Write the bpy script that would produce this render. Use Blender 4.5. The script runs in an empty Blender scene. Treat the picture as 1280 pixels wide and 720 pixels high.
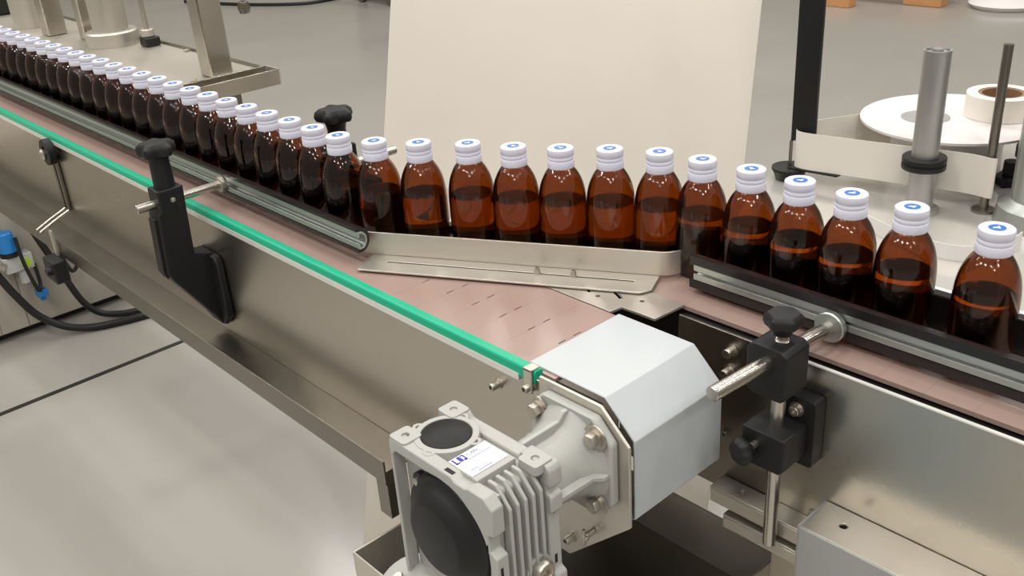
import bpy, bmesh, math, random
from mathutils import Vector, Matrix
from mathutils.geometry import tessellate_polygon
random.seed(7)
scene = bpy.context.scene
COL = scene.collection
Z0 = 1.03            # heights below are measured from the bottle cap tops, 1.03 m above the floor
PI = math.pi

# ------------------------------------------------------------------ camera
cam_d = bpy.data.cameras.new('camera'); cam = bpy.data.objects.new('camera', cam_d); COL.objects.link(cam)
cam_d.sensor_width = 36; cam_d.lens = 36 * 1220 / 1280; cam_d.clip_start = .02; cam_d.clip_end = 100
yaw, pitch, roll = -.8529, .4537, -.0717
f = Vector((math.sin(yaw)*math.cos(pitch), math.cos(yaw)*math.cos(pitch), -math.sin(pitch)))
r0 = Vector((math.cos(yaw), -math.sin(yaw), 0)); u0 = r0.cross(f)
cr = r0*math.cos(roll) + u0*math.sin(roll); cu = -r0*math.sin(roll) + u0*math.cos(roll)
m = Matrix((cr, cu, -f)).transposed().to_4x4(); m.translation = Vector((.2938, -.5417, .3011 + Z0))
cam.matrix_world = m
scene.camera = cam

# ------------------------------------------------------------------ world, lamps, exposure
w = bpy.data.worlds.new('hall_light'); scene.world = w; w.use_nodes = True
nt = w.node_tree; bg = nt.nodes['Background']
tc = nt.nodes.new('ShaderNodeTexCoord'); sx = nt.nodes.new('ShaderNodeSeparateXYZ'); cr_ = nt.nodes.new('ShaderNodeValToRGB')
nt.links.new(tc.outputs['Generated'], sx.inputs[0]); nt.links.new(sx.outputs['Z'], cr_.inputs[0]); nt.links.new(cr_.outputs[0], bg.inputs[0])
e = cr_.color_ramp.elements
e[0].position = 0.0; e[0].color = (.62, .585, .53, 1)
e[1].position = .7; e[1].color = (.80, .77, .72, 1)
bg.inputs[1].default_value = .54
lamp_spots = []
for i in range(5):
    for j in range(5):
        ld = bpy.data.lights.new('high_bay_lamp', 'AREA'); ld.shape = 'RECTANGLE'
        ld.size = 1.0 if (i+j) % 2 else .44; ld.size_y = .17 if (i+j) % 2 else .44
        ld.energy = 50 if j < 2 else 36; ld.color = (1, .965, .92)
        lo = bpy.data.objects.new('high_bay_lamp', ld); COL.objects.link(lo)
        lo.location = (-6.2 + 2.6*i, -4.6 + 2.5*j + .5*(i % 2), 5.2)
scene.view_settings.view_transform = 'Standard'; scene.view_settings.look = 'None'
scene.view_settings.exposure = -.15; scene.view_settings.gamma = 1
scene.cycles.max_bounces = 16; scene.cycles.transmission_bounces = 16; scene.cycles.glossy_bounces = 6
scene.cycles.caustics_reflective = False; scene.cycles.caustics_refractive = False
scene.cycles.sample_clamp_indirect = 6

# ------------------------------------------------------------------ materials
def mat(name, col, rough=.5, metal=0, noise=None, bump=None, coat=0, trans=0, ior=1.45, spec=.5, rvar=None, stretch=None, aniso=0):
    M = bpy.data.materials.new(name); M.use_nodes = True; t = M.node_tree; b = t.nodes['Principled BSDF']
    b.inputs['Base Color'].default_value = (*col, 1); b.inputs['Roughness'].default_value = rough
    b.inputs['Metallic'].default_value = metal; b.inputs['Coat Weight'].default_value = coat
    b.inputs['Transmission Weight'].default_value = trans; b.inputs['IOR'].default_value = ior
    b.inputs['Specular IOR Level'].default_value = spec
    def nz(scale, detail=4):
        c = t.nodes.new('ShaderNodeTexCoord'); mp = t.nodes.new('ShaderNodeMapping'); n = t.nodes.new('ShaderNodeTexNoise')
        t.links.new(c.outputs['Object'], mp.inputs[0]); t.links.new(mp.outputs[0], n.inputs['Vector'])
        if stretch: mp.inputs['Scale'].default_value = stretch
        n.inputs['Scale'].default_value = scale; n.inputs['Detail'].default_value = detail
        return n
    if noise:   # (scale, amount)
        n = nz(noise[0]); mx = t.nodes.new('ShaderNodeMix'); mx.data_type = 'RGBA'
        mx.inputs[6].default_value = (*[c*(1-noise[1]) for c in col], 1); mx.inputs[7].default_value = (*[min(1, c*(1+noise[1])) for c in col], 1)
        t.links.new(n.outputs[0], mx.inputs[0]); t.links.new(mx.outputs[2], b.inputs['Base Color'])
    if rvar:    # (scale, lo, hi)
        n = nz(rvar[0]); mr = t.nodes.new('ShaderNodeMapRange')
        mr.interpolation_type = 'SMOOTHSTEP'; mr.inputs[1].default_value = .2; mr.inputs[2].default_value = .8
        mr.inputs[3].default_value = rvar[1]; mr.inputs[4].default_value = rvar[2]
        t.links.new(n.outputs[0], mr.inputs[0]); t.links.new(mr.outputs[0], b.inputs['Roughness'])
    if bump:    # (scale, strength)
        n = nz(bump[0]); bp = t.nodes.new('ShaderNodeBump'); bp.inputs['Strength'].default_value = bump[1]; bp.inputs['Distance'].default_value = .001
        t.links.new(n.outputs[0], bp.inputs['Height']); t.links.new(bp.outputs[0], b.inputs['Normal'])
    return M

STEEL = mat('brushed_stainless', (.54, .505, .445), .28, 1, noise=(3, .04), rvar=(2.5, .25, .31))
STEELF = mat('fine_stainless', (.66, .62, .55), .40, .8, rvar=(4, .36, .44))
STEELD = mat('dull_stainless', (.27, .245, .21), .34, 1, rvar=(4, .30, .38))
MACH = mat('machined_steel', (.58, .54, .49), .27, 1)
BRIGHT = mat('bright_bolt_steel', (.56, .52, .46), .36, 1)
ALU = mat('anodised_aluminium', (.50, .53, .50), .36, .9)
ALUP = mat('pale_aluminium', (.42, .42, .41), .45, .3)
POST = mat('grey_roller_aluminium', (.50, .50, .49), .42, .9)
EDGE = mat('painted_edge_highlight', (.80, .79, .74), .3, .3)  # pale colour standing in for the highlight along steel plate edges
GREEN = mat('green_plastic', (.010, .42, .24), .34)
BELT = mat('rose_brown_chain_plastic', (.36, .252, .215), .30, noise=(18, .04), ior=1.65)
BLACKP = mat('black_nylon', (.014, .014, .014), .45, bump=(500, .08), spec=.35)
BLACKS = mat('black_slide_plastic', (.018, .015, .015), .22)
DARKIN = mat('dark_plastic_and_shade', (.012, .010, .010), .6)  # dark plastic, also the painted shade in the diverter slot
WHITEC = mat('white_powder_coat', (.52, .55, .565), .42, bump=(300, .05))
CAST = mat('grey_cast_aluminium_paint', (.42, .42, .392), .45, bump=(260, .12), noise=(40, .03))
CAPW = mat('white_cap_plastic', (.74, .73, .84), .38)
INK = mat('blue_print', (.04, .17, .50), .4)
INKD = mat('navy_print', (.03, .03, .38), .4)
INKG = mat('grey_print', (.32, .34, .52), .5)
LABEL = mat('white_sticker', (.80, .81, .90), .35)
PAPER = mat('cream_label_web', (.90, .85, .76), .55)
PAPERW = mat('white_label_paper', (.84, .80, .78), .5)
KRAFT = mat('brown_card', (.30, .18, .10), .7)
BOARD = mat('pale_satin_steel', (.80, .74, .65), .42, .15, noise=(3, .04), rvar=(3, .36, .5))
PLATEG = mat('satin_machine_plate', (.74, .715, .67), .14, .5)
FLOORM = mat('glossy_epoxy_floor', (.37, .35, .32), .16, noise=(1.1, .10), rvar=(1.3, .14, .30), spec=.55)
JOINT = mat('dark_floor_joint', (.02, .019, .017), .5)
CABM = mat('beige_cabinet_paint', (.45, .41, .35), .42)
RUBBER = mat('black_rubber', (.012, .012, .012), .45)
BLUEP = mat('blue_plastic', (.02, .22, .62), .3)
GREYP = mat('light_grey_plastic', (.55, .56, .54), .4)
LIME = mat('lime_gauge', (.50, .75, .06), .4)
WOOD = mat('orange_pine', (.62, .32, .13), .6, noise=(20, .15))

def glass(name, col, ior, rough=0.0):
    M = bpy.data.materials.new(name); M.use_nodes = True; t = M.node_tree
    for n in list(t.nodes): t.nodes.remove(n)
    o = t.nodes.new('ShaderNodeOutputMaterial'); g = t.nodes.new('ShaderNodeBsdfRefraction'); gl = t.nodes.new('ShaderNodeBsdfGlossy')
    fr = t.nodes.new('ShaderNodeFresnel'); mx = t.nodes.new('ShaderNodeMixShader'); fr.inputs['IOR'].default_value = ior + .04
    g.inputs['Color'].default_value = (*col, 1); g.inputs['IOR'].default_value = ior; g.inputs['Roughness'].default_value = 0
    ge = t.nodes.new('ShaderNodeNewGeometry'); cm = t.nodes.new('ShaderNodeMix'); cm.data_type = 'RGBA'
    cm.inputs[6].default_value = (.95, .92, .88, 1); cm.inputs[7].default_value = (col[0]**2*.7, col[1]**2*.7, col[2]**2*.7, 1)
    t.links.new(ge.outputs['Backfacing'], cm.inputs[0]); t.links.new(cm.outputs[2], gl.inputs['Color'])
    gl.inputs['Roughness'].default_value = rough
    t.links.new(fr.outputs[0], mx.inputs[0]); t.links.new(g.outputs[0], mx.inputs[1]); t.links.new(gl.outputs[0], mx.inputs[2])
    t.links.new(mx.outputs[0], o.inputs['Surface']); return M
AMBER = glass('amber_glass', (.69, .455, .21), 1.5, .08)
SYRUP = glass('clear_syrup', (1.0, .93, .78), 1.36)
CLEAR = glass('clear_guard', (.93, .94, .93), 1.2)

# ------------------------------------------------------------------ mesh helpers
def box(bm, x0, x1, y0, y1, z0, z1):
    v = [bm.verts.new((x, y, z)) for x in (x0, x1) for y in (y0, y1) for z in (z0, z1)]
    for q in ((0,1,3,2), (4,6,7,5), (0,4,5,1), (2,3,7,6), (0,2,6,4), (1,5,7,3)): bm.faces.new([v[i] for i in q])
def frame_of(d):
    d = d.normalized(); a = Vector((0,0,1)) if abs(d.z) < .9 else Vector((1,0,0))
    s = d.cross(a).normalized(); return s, s.cross(d).normalized()
def lathe(bm, prof, c, axis=(0,0,1), n=32, smooth=True):
    """prof: list of (radius, height along axis); radius 0 at the ends closes it"""
    ax = Vector(axis).normalized(); s, t = frame_of(ax); c = Vector(c); rings = []
    for r, h in prof:
        if r <= 1e-7: rings.append([bm.verts.new(c + ax*h)])
        else: rings.append([bm.verts.new(c + ax*h + (s*math.cos(2*PI*k/n) + t*math.sin(2*PI*k/n))*r) for k in range(n)])
    for a, b in zip(rings, rings[1:]):
        for k in range(n):
            k2 = (k+1) % n
            if len(a) == 1 and len(b) == 1: break
            if len(a) == 1: fc = bm.faces.new((a[0], b[k2], b[k]))
            elif len(b) == 1: fc = bm.faces.new((a[k], a[k2], b[0]))
            else: fc = bm.faces.new((a[k], a[k2], b[k2], b[k]))
            fc.smooth = smooth
def cyl(bm, p0, p1, r0, r1=None, n=24, ch=0.0):
    p0 = Vector(p0); p1 = Vector(p1); h = (p1-p0).length; r1 = r0 if r1 is None else r1
    pr = [(0,0), (r0-ch, 0), (r0, ch), (r1, h-ch), (r1-ch, h), (0,h)] if ch else [(0,0), (r0,0), (r1,h), (0,h)]
    lathe(bm, pr, p0, p1-p0, n)
def tube(bm, pts, r, n=10, caps=True):
    pts = [Vector(p) for p in pts]; rings = []; s = None
    for i, p in enumerate(pts):
        d = (pts[min(i+1, len(pts)-1)] - pts[max(i-1, 0)]).normalized()
        if s is None: s, t = frame_of(d)
        else: s = (s - d*s.dot(d)).normalized(); t = s.cross(d).normalized()
        rings.append([bm.verts.new(p + (s*math.cos(2*PI*k/n) + t*math.sin(2*PI*k/n))*r) for k in range(n)])
    for a, b in zip(rings, rings[1:]):
        for k in range(n): fc = bm.faces.new((a[k], a[(k+1) % n], b[(k+1) % n], b[k])); fc.smooth = True
    if caps: bm.faces.new(rings[0][::-1]); bm.faces.new(rings[-1])
def smooth_path(ctrl, k=8):
    P = [Vector(c) for c in ctrl]; P = [P[0]*2-P[1]] + P + [P[-1]*2-P[-2]]; out = []
    for i in range(1, len(P)-2):
        for j in range(k):
            t = j/k; a, b, c, d = P[i-1:i+3]
            out.append(.5*((2*b) + (c-a)*t + (2*a-5*b+4*c-d)*t*t + (3*b-a-3*c+d)*t**3))
    out.append(P[-2]); return out
AX = {'xy': lambda a, b, h: (a, b, h), 'xz': lambda a, b, h: (a, h, b), 'yz': lambda a, b, h: (h, a, b)}
def plate(bm, outer, h0, h1, plane='xy', holes=()):
    """a polygon (with holes) extruded from h0 to h1 along the third axis"""
    loops = [list(outer)] + [list(h) for h in holes]; fm = AX[plane]
    flat = [Vector((p[0], p[1], 0)) for lp in loops for p in lp]
    tris = tessellate_polygon([[Vector((p[0], p[1], 0)) for p in lp] for lp in loops])
    lo = [bm.verts.new(fm(p.x, p.y, h0)) for p in flat]; hi = [bm.verts.new(fm(p.x, p.y, h1)) for p in flat]
    for t in tris:
        if len(set(t)) < 3: continue
        try: bm.faces.new([hi[i] for i in t]); bm.faces.new([lo[i] for i in t][::-1])
        except ValueError: pass
    k = 0
    for lp in loops:
        n = len(lp)
        for i in range(n):
            a, b = k+i, k+(i+1) % n
            bm.faces.new((lo[a], lo[b], hi[b], hi[a]))
        k += n
def circ(cx, cy, r, n=20, ph=0): return [(cx + r*math.cos(2*PI*k/n+ph), cy + r*math.sin(2*PI*k/n+ph)) for k in range(n)]
def slot(x0, y0, x1, y1, hw):
    d = Vector((x1-x0, y1-y0)).normalized(); nrm = Vector((-d.y, d.x))*hw
    return [(x0+nrm.x, y0+nrm.y), (x0-nrm.x, y0-nrm.y), (x1-nrm.x, y1-nrm.y), (x1+nrm.x, y1+nrm.y)]
def rrect(x0, x1, y0, y1, r, n=5):
    out = []
    for cx, cy, a in ((x1-r, y1-r, 0), (x0+r, y1-r, PI/2), (x0+r, y0+r, PI), (x1-r, y0+r, 1.5*PI)):
        out += [(cx+r*math.cos(a+PI/2*k/n), cy+r*math.sin(a+PI/2*k/n)) for k in range(n+1)]
    return out
def hexhead(bm, c, axis, r, h, sock=0):
    lathe(bm, [(0,0), (r,0), (r, h*.85), (r*.88, h), (0,h)], c, axis, 6, False)

def obj(name, build, material, parent=None, bevel=0, shift=True, mats=None, seg=2):
    """build(bm) in scene coordinates (z from the cap tops); linked as ONE mesh object"""
    bm = bmesh.new(); build(bm); bmesh.ops.recalc_face_normals(bm, faces=bm.faces)
    off = Vector((0, 0, Z0)) if shift else Vector((0,0,0))
    loc = Vector((0,0,0))
    if shift:
        a = [v.co for v in bm.verts]
        loc = Vector((sum(c.x for c in a)/len(a), sum(c.y for c in a)/len(a), sum(c.z for c in a)/len(a))) + off
        if parent is None: loc.z = min(c.z for c in a) + off.z
        for v in bm.verts: v.co = v.co + off - loc
    me = bpy.data.meshes.new(name); bm.to_mesh(me); bm.free(); me.materials.append(material)
    me.set_sharp_from_angle(angle=math.radians(38))
    for mm in (mats or []): me.materials.append(mm)
    o = bpy.data.objects.new(name, me); COL.objects.link(o); o.location = loc
    if parent is not None:
        o.parent = parent
        if shift: o.location = loc - wloc(parent)
    if bevel:
        md = o.modifiers.new('bevel', 'BEVEL'); md.width = bevel; md.segments = seg; md.limit_method = 'ANGLE'; md.angle_limit = math.radians(35)
    return o
def wloc(o):
    p = Vector(o.location)
    while o.parent: o = o.parent; p = p + Vector(o.location)
    return p
def tag(o, label, cat, group=None):
    o['label'] = label; o['category'] = cat
    if group: o['group'] = group
    return o
def thing(name, label, cat, loc, group=None):
    o = bpy.data.objects.new(name, None); COL.objects.link(o); o.empty_display_size = .02
    o.location = (loc[0], loc[1], loc[2] + Z0); return tag(o, label, cat, group)
def struct(name, build, material, **k):
    o = obj(name, build, material, **k); o['kind'] = 'structure'; return o
FL = -Z0

# ------------------------------------------------------------------ setting
struct('floor', lambda b: box(b, -14, 6, -6, 14, FL-.05, FL), FLOORM)
WALLM = mat('hall_wall_paint', (.62, .58, .50), .6)
struct('wall_left', lambda b: box(b, -14.1, -14, -6, 14, FL, FL+5.6), WALLM)
struct('wall_back', lambda b: box(b, -14, 6, 14, 14.1, FL, FL+5.6), WALLM)
struct('trim_1', lambda b: box(b, -2.262, -2.245, -2.5, 2.4, FL, FL+.0015), JOINT)

# ------------------------------------------------------------------ chains (table top conveyor plates)
PITCH = .0381
def chain_plate_bm(bm, hw):
    g = .00012; x0, x1 = g/2, PITCH - g/2; nd = .0013
    # the two hinge slots are notches in the leading edge either side of the centre line
    pts = [(x0, -hw), (x1, -hw)]
    for y in (-.0095, .0095):
        pts += [(x1, y-.0045), (x1-nd, y-.0045), (x1-nd, y+.0045), (x1, y+.0045)]
    pts += [(x1, hw), (x0, hw)]
    plate(bm, pts, -.004, 0, 'xy')
def chain(parent, xs, yc, hw, z):
    base = obj('chain_plate', lambda b: chain_plate_bm(b, hw), BELT, parent, shift=False)
    pw = wloc(parent)
    for i, x in enumerate(xs):
        o = base if i == 0 else base.copy()
        if i: COL.objects.link(o); o.parent = parent
        o.location = Vector((x, yc, z + Z0)) - pw

# ------------------------------------------------------------------ infeed conveyor (left)
inf = thing('infeed_conveyor', 'long stainless conveyor with green edge strip, rose brown chain and white end guard', 'conveyor', (-.95, -.015, -.28))
ZB = -.115
XS = -.2365
chain(inf, [XS - PITCH*(k+1) + .0 for k in range(40)] + [XS], -.0155, .0571, ZB)
def front_side(b):
    plate(b, [(-1.95,-.118), (-.205,-.118), (-.205,-.279), (-1.95,-.279)], -.080, -.077, 'xz')
obj('side_plate', front_side, STEEL, inf, .0006)
obj('side_plate', lambda b: box(b, -1.95, -.24, .046, .049, -.279, -.122), STEEL, inf)
obj('wear_strip', lambda b: plate(b, [(-.0815,-.1225), (-.0815,-.1125), (-.080,-.1105), (-.0725,-.1105), (-.0715,-.1125), (-.0715,-.1225)], -1.95, -.213, 'yz'), GREEN, inf, .0008)
obj('edge_highlight_strip', lambda b: box(b, -1.95, -.232, -.0826, -.0802, -.1250, -.1190), EDGE, inf)  # painted highlight: pale strip for the glint on the side plate edge
# outer cable channel folded out along the foot of the side plate
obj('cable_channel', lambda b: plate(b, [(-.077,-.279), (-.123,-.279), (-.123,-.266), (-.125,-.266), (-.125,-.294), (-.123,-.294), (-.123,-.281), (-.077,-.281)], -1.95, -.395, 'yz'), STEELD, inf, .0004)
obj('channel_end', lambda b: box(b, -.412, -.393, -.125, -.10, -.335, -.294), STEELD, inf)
obj('chain_bed', lambda b: box(b, -1.93, -.25, -.068, .038, -.16, -.1215), DARKIN, inf)
# white end guard: profile in x-z, folded sheet
prof = [(-.232,-.113), (-.1475,-.113), (-.1175,-.1415), (-.1175,-.217)]
def guard(b):
    t = .0022
    outer = prof + [(-.150,-.235)]
    inner = [(-.150+.0,-.233), (-.1175-t,-.216), (-.1175-t,-.1425), (-.1485,-.113-t), (-.232,-.113-t)]
    plate(b, outer + inner, -.0685, .0435, 'xz')
obj('end_guard', guard, WHITEC, inf, .0008)
endp = [(-.222,-.120), (-.143,-.120), (-.1405,-.1085), (-.134,-.108), (-.104,-.1315), (-.104,-.208), (-.125,-.226), (-.186,-.279), (-.222,-.279)]
def end_plate(b):
    plate(b, [(-.206,-.1105), (-.1385,-.1105), (-.1105,-.1365), (-.1105,-.213), (-.180,-.2795), (-.206,-.2795)], -.0835, -.0805, 'xz')
obj('end_plate', end_plate, STEELF, inf, .0006)
obj('end_plate', lambda b: plate(b, [(-.232,-.118), (-.1495,-.118), (-.120,-.144), (-.120,-.216), (-.17,-.262), (-.232,-.262)], .0415, .043, 'xz'), STEELD, inf)
obj('end_panel', lambda b: plate(b, [(-.232,-.118), (-.1495,-.118), (-.120,-.144), (-.120,-.216), (-.17,-.262), (-.232,-.262)], -.0765, -.070, 'xz'), DARKIN, inf)
# little clip holding the green strip, and screws
obj('strip_clip', lambda b: (box(b, -.2235, -.2145, -.0845, -.0825, -.131, -.108), box(b, -.2235, -.2145, -.0845, -.074, -.1105, -.1085)), STEELF, inf, .0005)
def sock(b, c, ax, r, h):
    lathe(b, [(0,0), (r*1.45,0), (r*1.45,h*.15), (r,h*.15), (r,h*.92), (r*.9,h), (r*.55,h), (r*.5,h*.55), (0,h*.55)], c, ax, 20)
for (x, z) in ((-.2195,-.1265), (-.262,-.142), (-.176,-.258)):
    obj('cap_screw', lambda b: sock(b, (x,-.0800 if x<-.21 else -.0833,z), (0,-1,0), .0036, .009), BRIGHT, inf)
obj('wing_screw', lambda b: (cyl(b, (-.150,-.0835,-.2365), (-.150,-.094,-.2365), .003), box(b, -.154, -.146, -.0965, -.093, -.2385, -.2345), box(b,-.1515,-.1485,-.097,-.094,-.2445,-.2285)), BRIGHT, inf, .0006)

# gear reducer -----------------------------------------------------
gm = thing('worm_gearbox', 'grey cast gearbox with cooling fins, black round cover and white sticker at conveyor end', 'gearbox', (-.168, -.185, -.255))
cx, cz = -.166, -.163
def fl_plate(b):
    h, c = .0455, .017
    o = [(cx-h+c,cz+h), (cx+h-c,cz+h), (cx+h,cz+h-c), (cx+h,cz-h+c), (cx+h-c,cz-h), (cx-h+c,cz-h), (cx-h,cz-h+c), (cx-h,cz+h-c)]
    # an open slot leads out past the upper right bolt
    plate(b, o, -.0925, -.0836, 'xz')
obj('mounting_flange', fl_plate, CAST, gm, .0022)
def hub(b):
    lathe(b, [(0,0), (.043,0), (.034,.008), (.030,.02), (.029,.064), (0,.064)], (cx, -.0925, cz), (0,-1,0), 40)
obj('output_hub', hub, CAST, gm)
for k in range(4):
    a = PI/2*k
    def rib(b):
        d = Vector((math.cos(a),0,math.sin(a))); s = Vector((-math.sin(a),0,math.cos(a)))*.0022; c0 = Vector((cx,0,cz))
        pts = [(.02,-.0925), (.0435,-.0925), (.0435,-.098), (.0375,-.104), (.0365,-.153), (.02,-.153)]
        A = [b.verts.new(c0 + d*p + s + Vector((0,y,0))) for p, y in pts]; B = [b.verts.new(c0 + d*p - s + Vector((0,y,0))) for p, y in pts]
        b.faces.new(A); b.faces.new(B[::-1])
        for i in range(6): b.faces.new((A[i], A[(i+1)%6], B[(i+1)%6], B[i]))
    obj('hub_rib', rib, CAST, gm, .0007)
for sx_, sz_ in ((-1,1), (1,1), (1,-1), (-1,-1)):
    bx, bz = cx + sx_*.031, cz + sz_*.031
    bo = obj('flange_bolt', lambda b: (hexhead(b, (bx,-.0965,bz), (0,-1,0), .0063, .0058), cyl(b, (bx,-.0925,bz), (bx,-.0935,bz), .0075)), BRIGHT, gm, .0004)
    obj('washer', lambda b: (lathe(b, [(.004,0), (.0112,0), (.0112,.0013), (.004,.0013)], (bx,-.0935,bz), (0,-1,0), 28), lathe(b, [(.003,0), (.0080,0), (.0080,.0018), (.003,.0018)], (bx,-.0949,bz), (0,-1,0), 28)), BRIGHT, bo)
# body
X0, X1, Y0, Y1, ZT, ZL = -.229, -.112, -.218, -.153, -.110, -.252
obj('housing', lambda b: (box(b, X0+.008, X1-.014, Y0+.014, Y1-.010, ZL, ZT-.007)), CAST, gm, .003)
def ffront(b):
    n = .006
    o = [(X0,ZL), (X0,ZT-.003), (X0+.003,ZT), (X1-.045,ZT), (X1-.040,ZT-.003), (X1-.030,ZT-.003), (X1-.026,ZT-.001), (X1-.010,ZT-.001), (X1-.002,ZT-.008), (X1-.002,ZT-.030), (X1-.008,ZT-.032), (X1-.008,ZT-.046), (X1-.001,ZT-.049), (X1-.001,ZT-.085), (X1-.006,ZT-.088), (X1-.006,ZT-.11), (X1-.001,ZT-.112), (X1-.001,ZL)]
    hole = []
    for k in range(28):
        a = 2*PI*k/28; rr = .0485 + (.0045*math.cos(4*a+PI) if True else 0)
        hole.append((-.170 + rr*1.0*math.cos(a), -.168 + rr*1.02*math.sin(a)))
    hole = [(X0+.0035, -.2490), (X0+.0035, ZT-.0140), (X0+.0075, ZT-.0100), (-.186, ZT-.0100)] + [(-.170+.0495*math.cos(math.radians(a)), -.168+.0495*math.sin(math.radians(a))) for a in range(88, -80, -8)]
    plate(b, o, Y0, Y0+.011, 'xz', [hole])
obj('front_frame', ffront, CAST, gm, .0014)
obj('front_web', lambda b: box(b, X0+.004, X1-.010, Y0+.0112, Y0+.0152, ZL, ZT-.006), CAST, gm)
def fback(b):
    o = [(X0,ZL), (X0,ZT-.003), (X0+.003,ZT), (X0+.02,ZT), (X0+.024,ZT-.004), (X1-.032,ZT-.004), (X1-.030,ZT), (X1-.003,ZT), (X1,ZT-.004), (X1,ZT-.018), (X1-.005,ZT-.018), (X1-.005,ZT-.024), (X1,ZT-.026), (X1,ZT-.04), (X1-.004,ZT-.042), (X1-.004,ZT-.095), (X1+.001,ZT-.098), (X1+.001,ZT-.108), (X1-.004,ZT-.109), (X1-.004,ZT-.114), (X1+.001,ZT-.116), (X1+.001,ZL+.008), (X1-.006,ZL)]
    plate(b, o, Y1-.012, Y1, 'xz')
obj('rear_frame', fback, CAST, gm, .0014)
# deck with the two raised corner pads
def pad(b, x, y):
    plate(b, rrect(x-.0095, x+.0095, y-.009, y+.009, .003), ZT-.006, ZT+.0015, 'xy', [circ(x, y, .0032, 14)])
obj('mounting_pad', lambda b: pad(b, X0+.0100, Y0+.0092), CAST, gm, .0008)
obj('mounting_pad', lambda b: pad(b, X0+.0100, Y1-.0092), CAST, gm, .0008)
obj('mounting_pad', lambda b: pad(b, X1-.0150, Y1-.0110), CAST, gm, .0008)
obj('input_boss', lambda b: lathe(b, [(0,0), (.0255,0), (.0245,.008), (.0200,.0083), (.0195,.007), (0,.007)], (-.1985,-.1865,ZT-.0075), (0,0,1), 44), CAST, gm)
obj('bore_cap', lambda b: lathe(b, [(0,0), (.0192,0), (.0192,.0012), (.018,.002), (0,.0022)], (-.1985,-.1865,ZT-.0005), (0,0,1), 44), BLACKP, gm)
for a in (.35, .35+PI/2, .35+PI, .35+1.5*PI):
    px, py = -.1985 + .0245*math.cos(a), -.1865 + .0245*math.sin(a)
    obj('boss_lug', lambda b: plate(b, circ(px, py, .0048, 16), ZT-.006, ZT+.0005, 'xy', [circ(px, py, .0022, 12)]), CAST, gm, .0005)
# fins
for k in range(5):
    y = Y0 + .0165 + k*.0074
    xl = -.1385
    def fin(b):
        plate(b, [(xl,ZT-.010), (xl+.002,ZT-.002), (X1-.016,ZT-.002), (X1-.003,ZT-.017), (X1-.003,ZL), (X1-.020,ZL), (X1-.020,ZT-.010)], y, y+.0030, 'xz')
    obj('cooling_fin', fin, CAST, gm, .0009)
obj('side_plug', lambda b: (lathe(b, [(0,0), (.0095,0), (.0095,.0075), (.0082,.0092), (.0062,.0092), (.0058,.0082), (.0035,.0082), (.0032,.005), (0,.005)], (X1-.006, -.176, -.196), (1,0,0), 30)), BRIGHT, gm)
obj('plug_boss', lambda b: cyl(b, (X1-.02, -.176, -.196), (X1-.0045, -.176, -.196), .012, n=30), CAST, gm, .0006)
# slots in the right edges of the frames
for (y, z) in ((Y0+.004,-.172), (Y0+.004,-.200), (Y1-.0065,-.150), (Y1-.0065,-.196)):
    obj('frame_slot', lambda b: box(b, X1-.0062, X1-.0008 if y < -.2 else X1-.0036, y-.0012, y+.0012, z-.004, z+.004), DARKIN, gm)
obj('frame_slot', lambda b: box(b, -.166, -.157, Y0+.0025, Y0+.006, ZT-.001, ZT+.0002), DARKIN, gm)
# black round cover
def cover(b):
    prof = [(0,0), (.0450,0), (.0462,.0015), (.0458,.006), (.0440,.0085), (.0405,.0095), (.0375,.0135), (.0290,.0205), (.0265,.0213), (0,.0213)]
    lathe(b, prof, (-.170, Y0+.0110, -.168), (0,-1,0), 56)
cv = obj('round_cover', cover, BLACKP, gm)
for a in (PI*.78, PI*.28, -PI*.22, -PI*.72):
    px, pz = -.170 + .0435*math.cos(a), -.168 + .0435*math.sin(a)
    obj('cover_lug', lambda b: cyl(b, (px, Y0+.0108, pz), (px, Y0+.0045, pz), .0068, n=20, ch=.0008), BLACKP, cv)
    if abs(a-PI*.78) < .01 or a < -2:
        obj('cover_screw', lambda b: lathe(b, [(0,0), (.0036,0), (.0034,.0022), (.002,.003), (0,.0031)], (px, Y0+.0045, pz), (0,-1,0), 18), BRIGHT, cv)
# round flange foot seen below the frame
obj('lower_flange', lambda b: lathe(b, [(0,0), (.030,0), (.030,.009), (.02,.012), (0,.012)], (X0+.012, Y0-.002, -.252), (0,-.35,1), 32), CAST, gm, .001)
obj('flange_screw', lambda b: hexhead(b, (X0+.004, Y0-.010, -.240), (0,-.35,1), .0045, .006), BRIGHT, gm)
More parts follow.
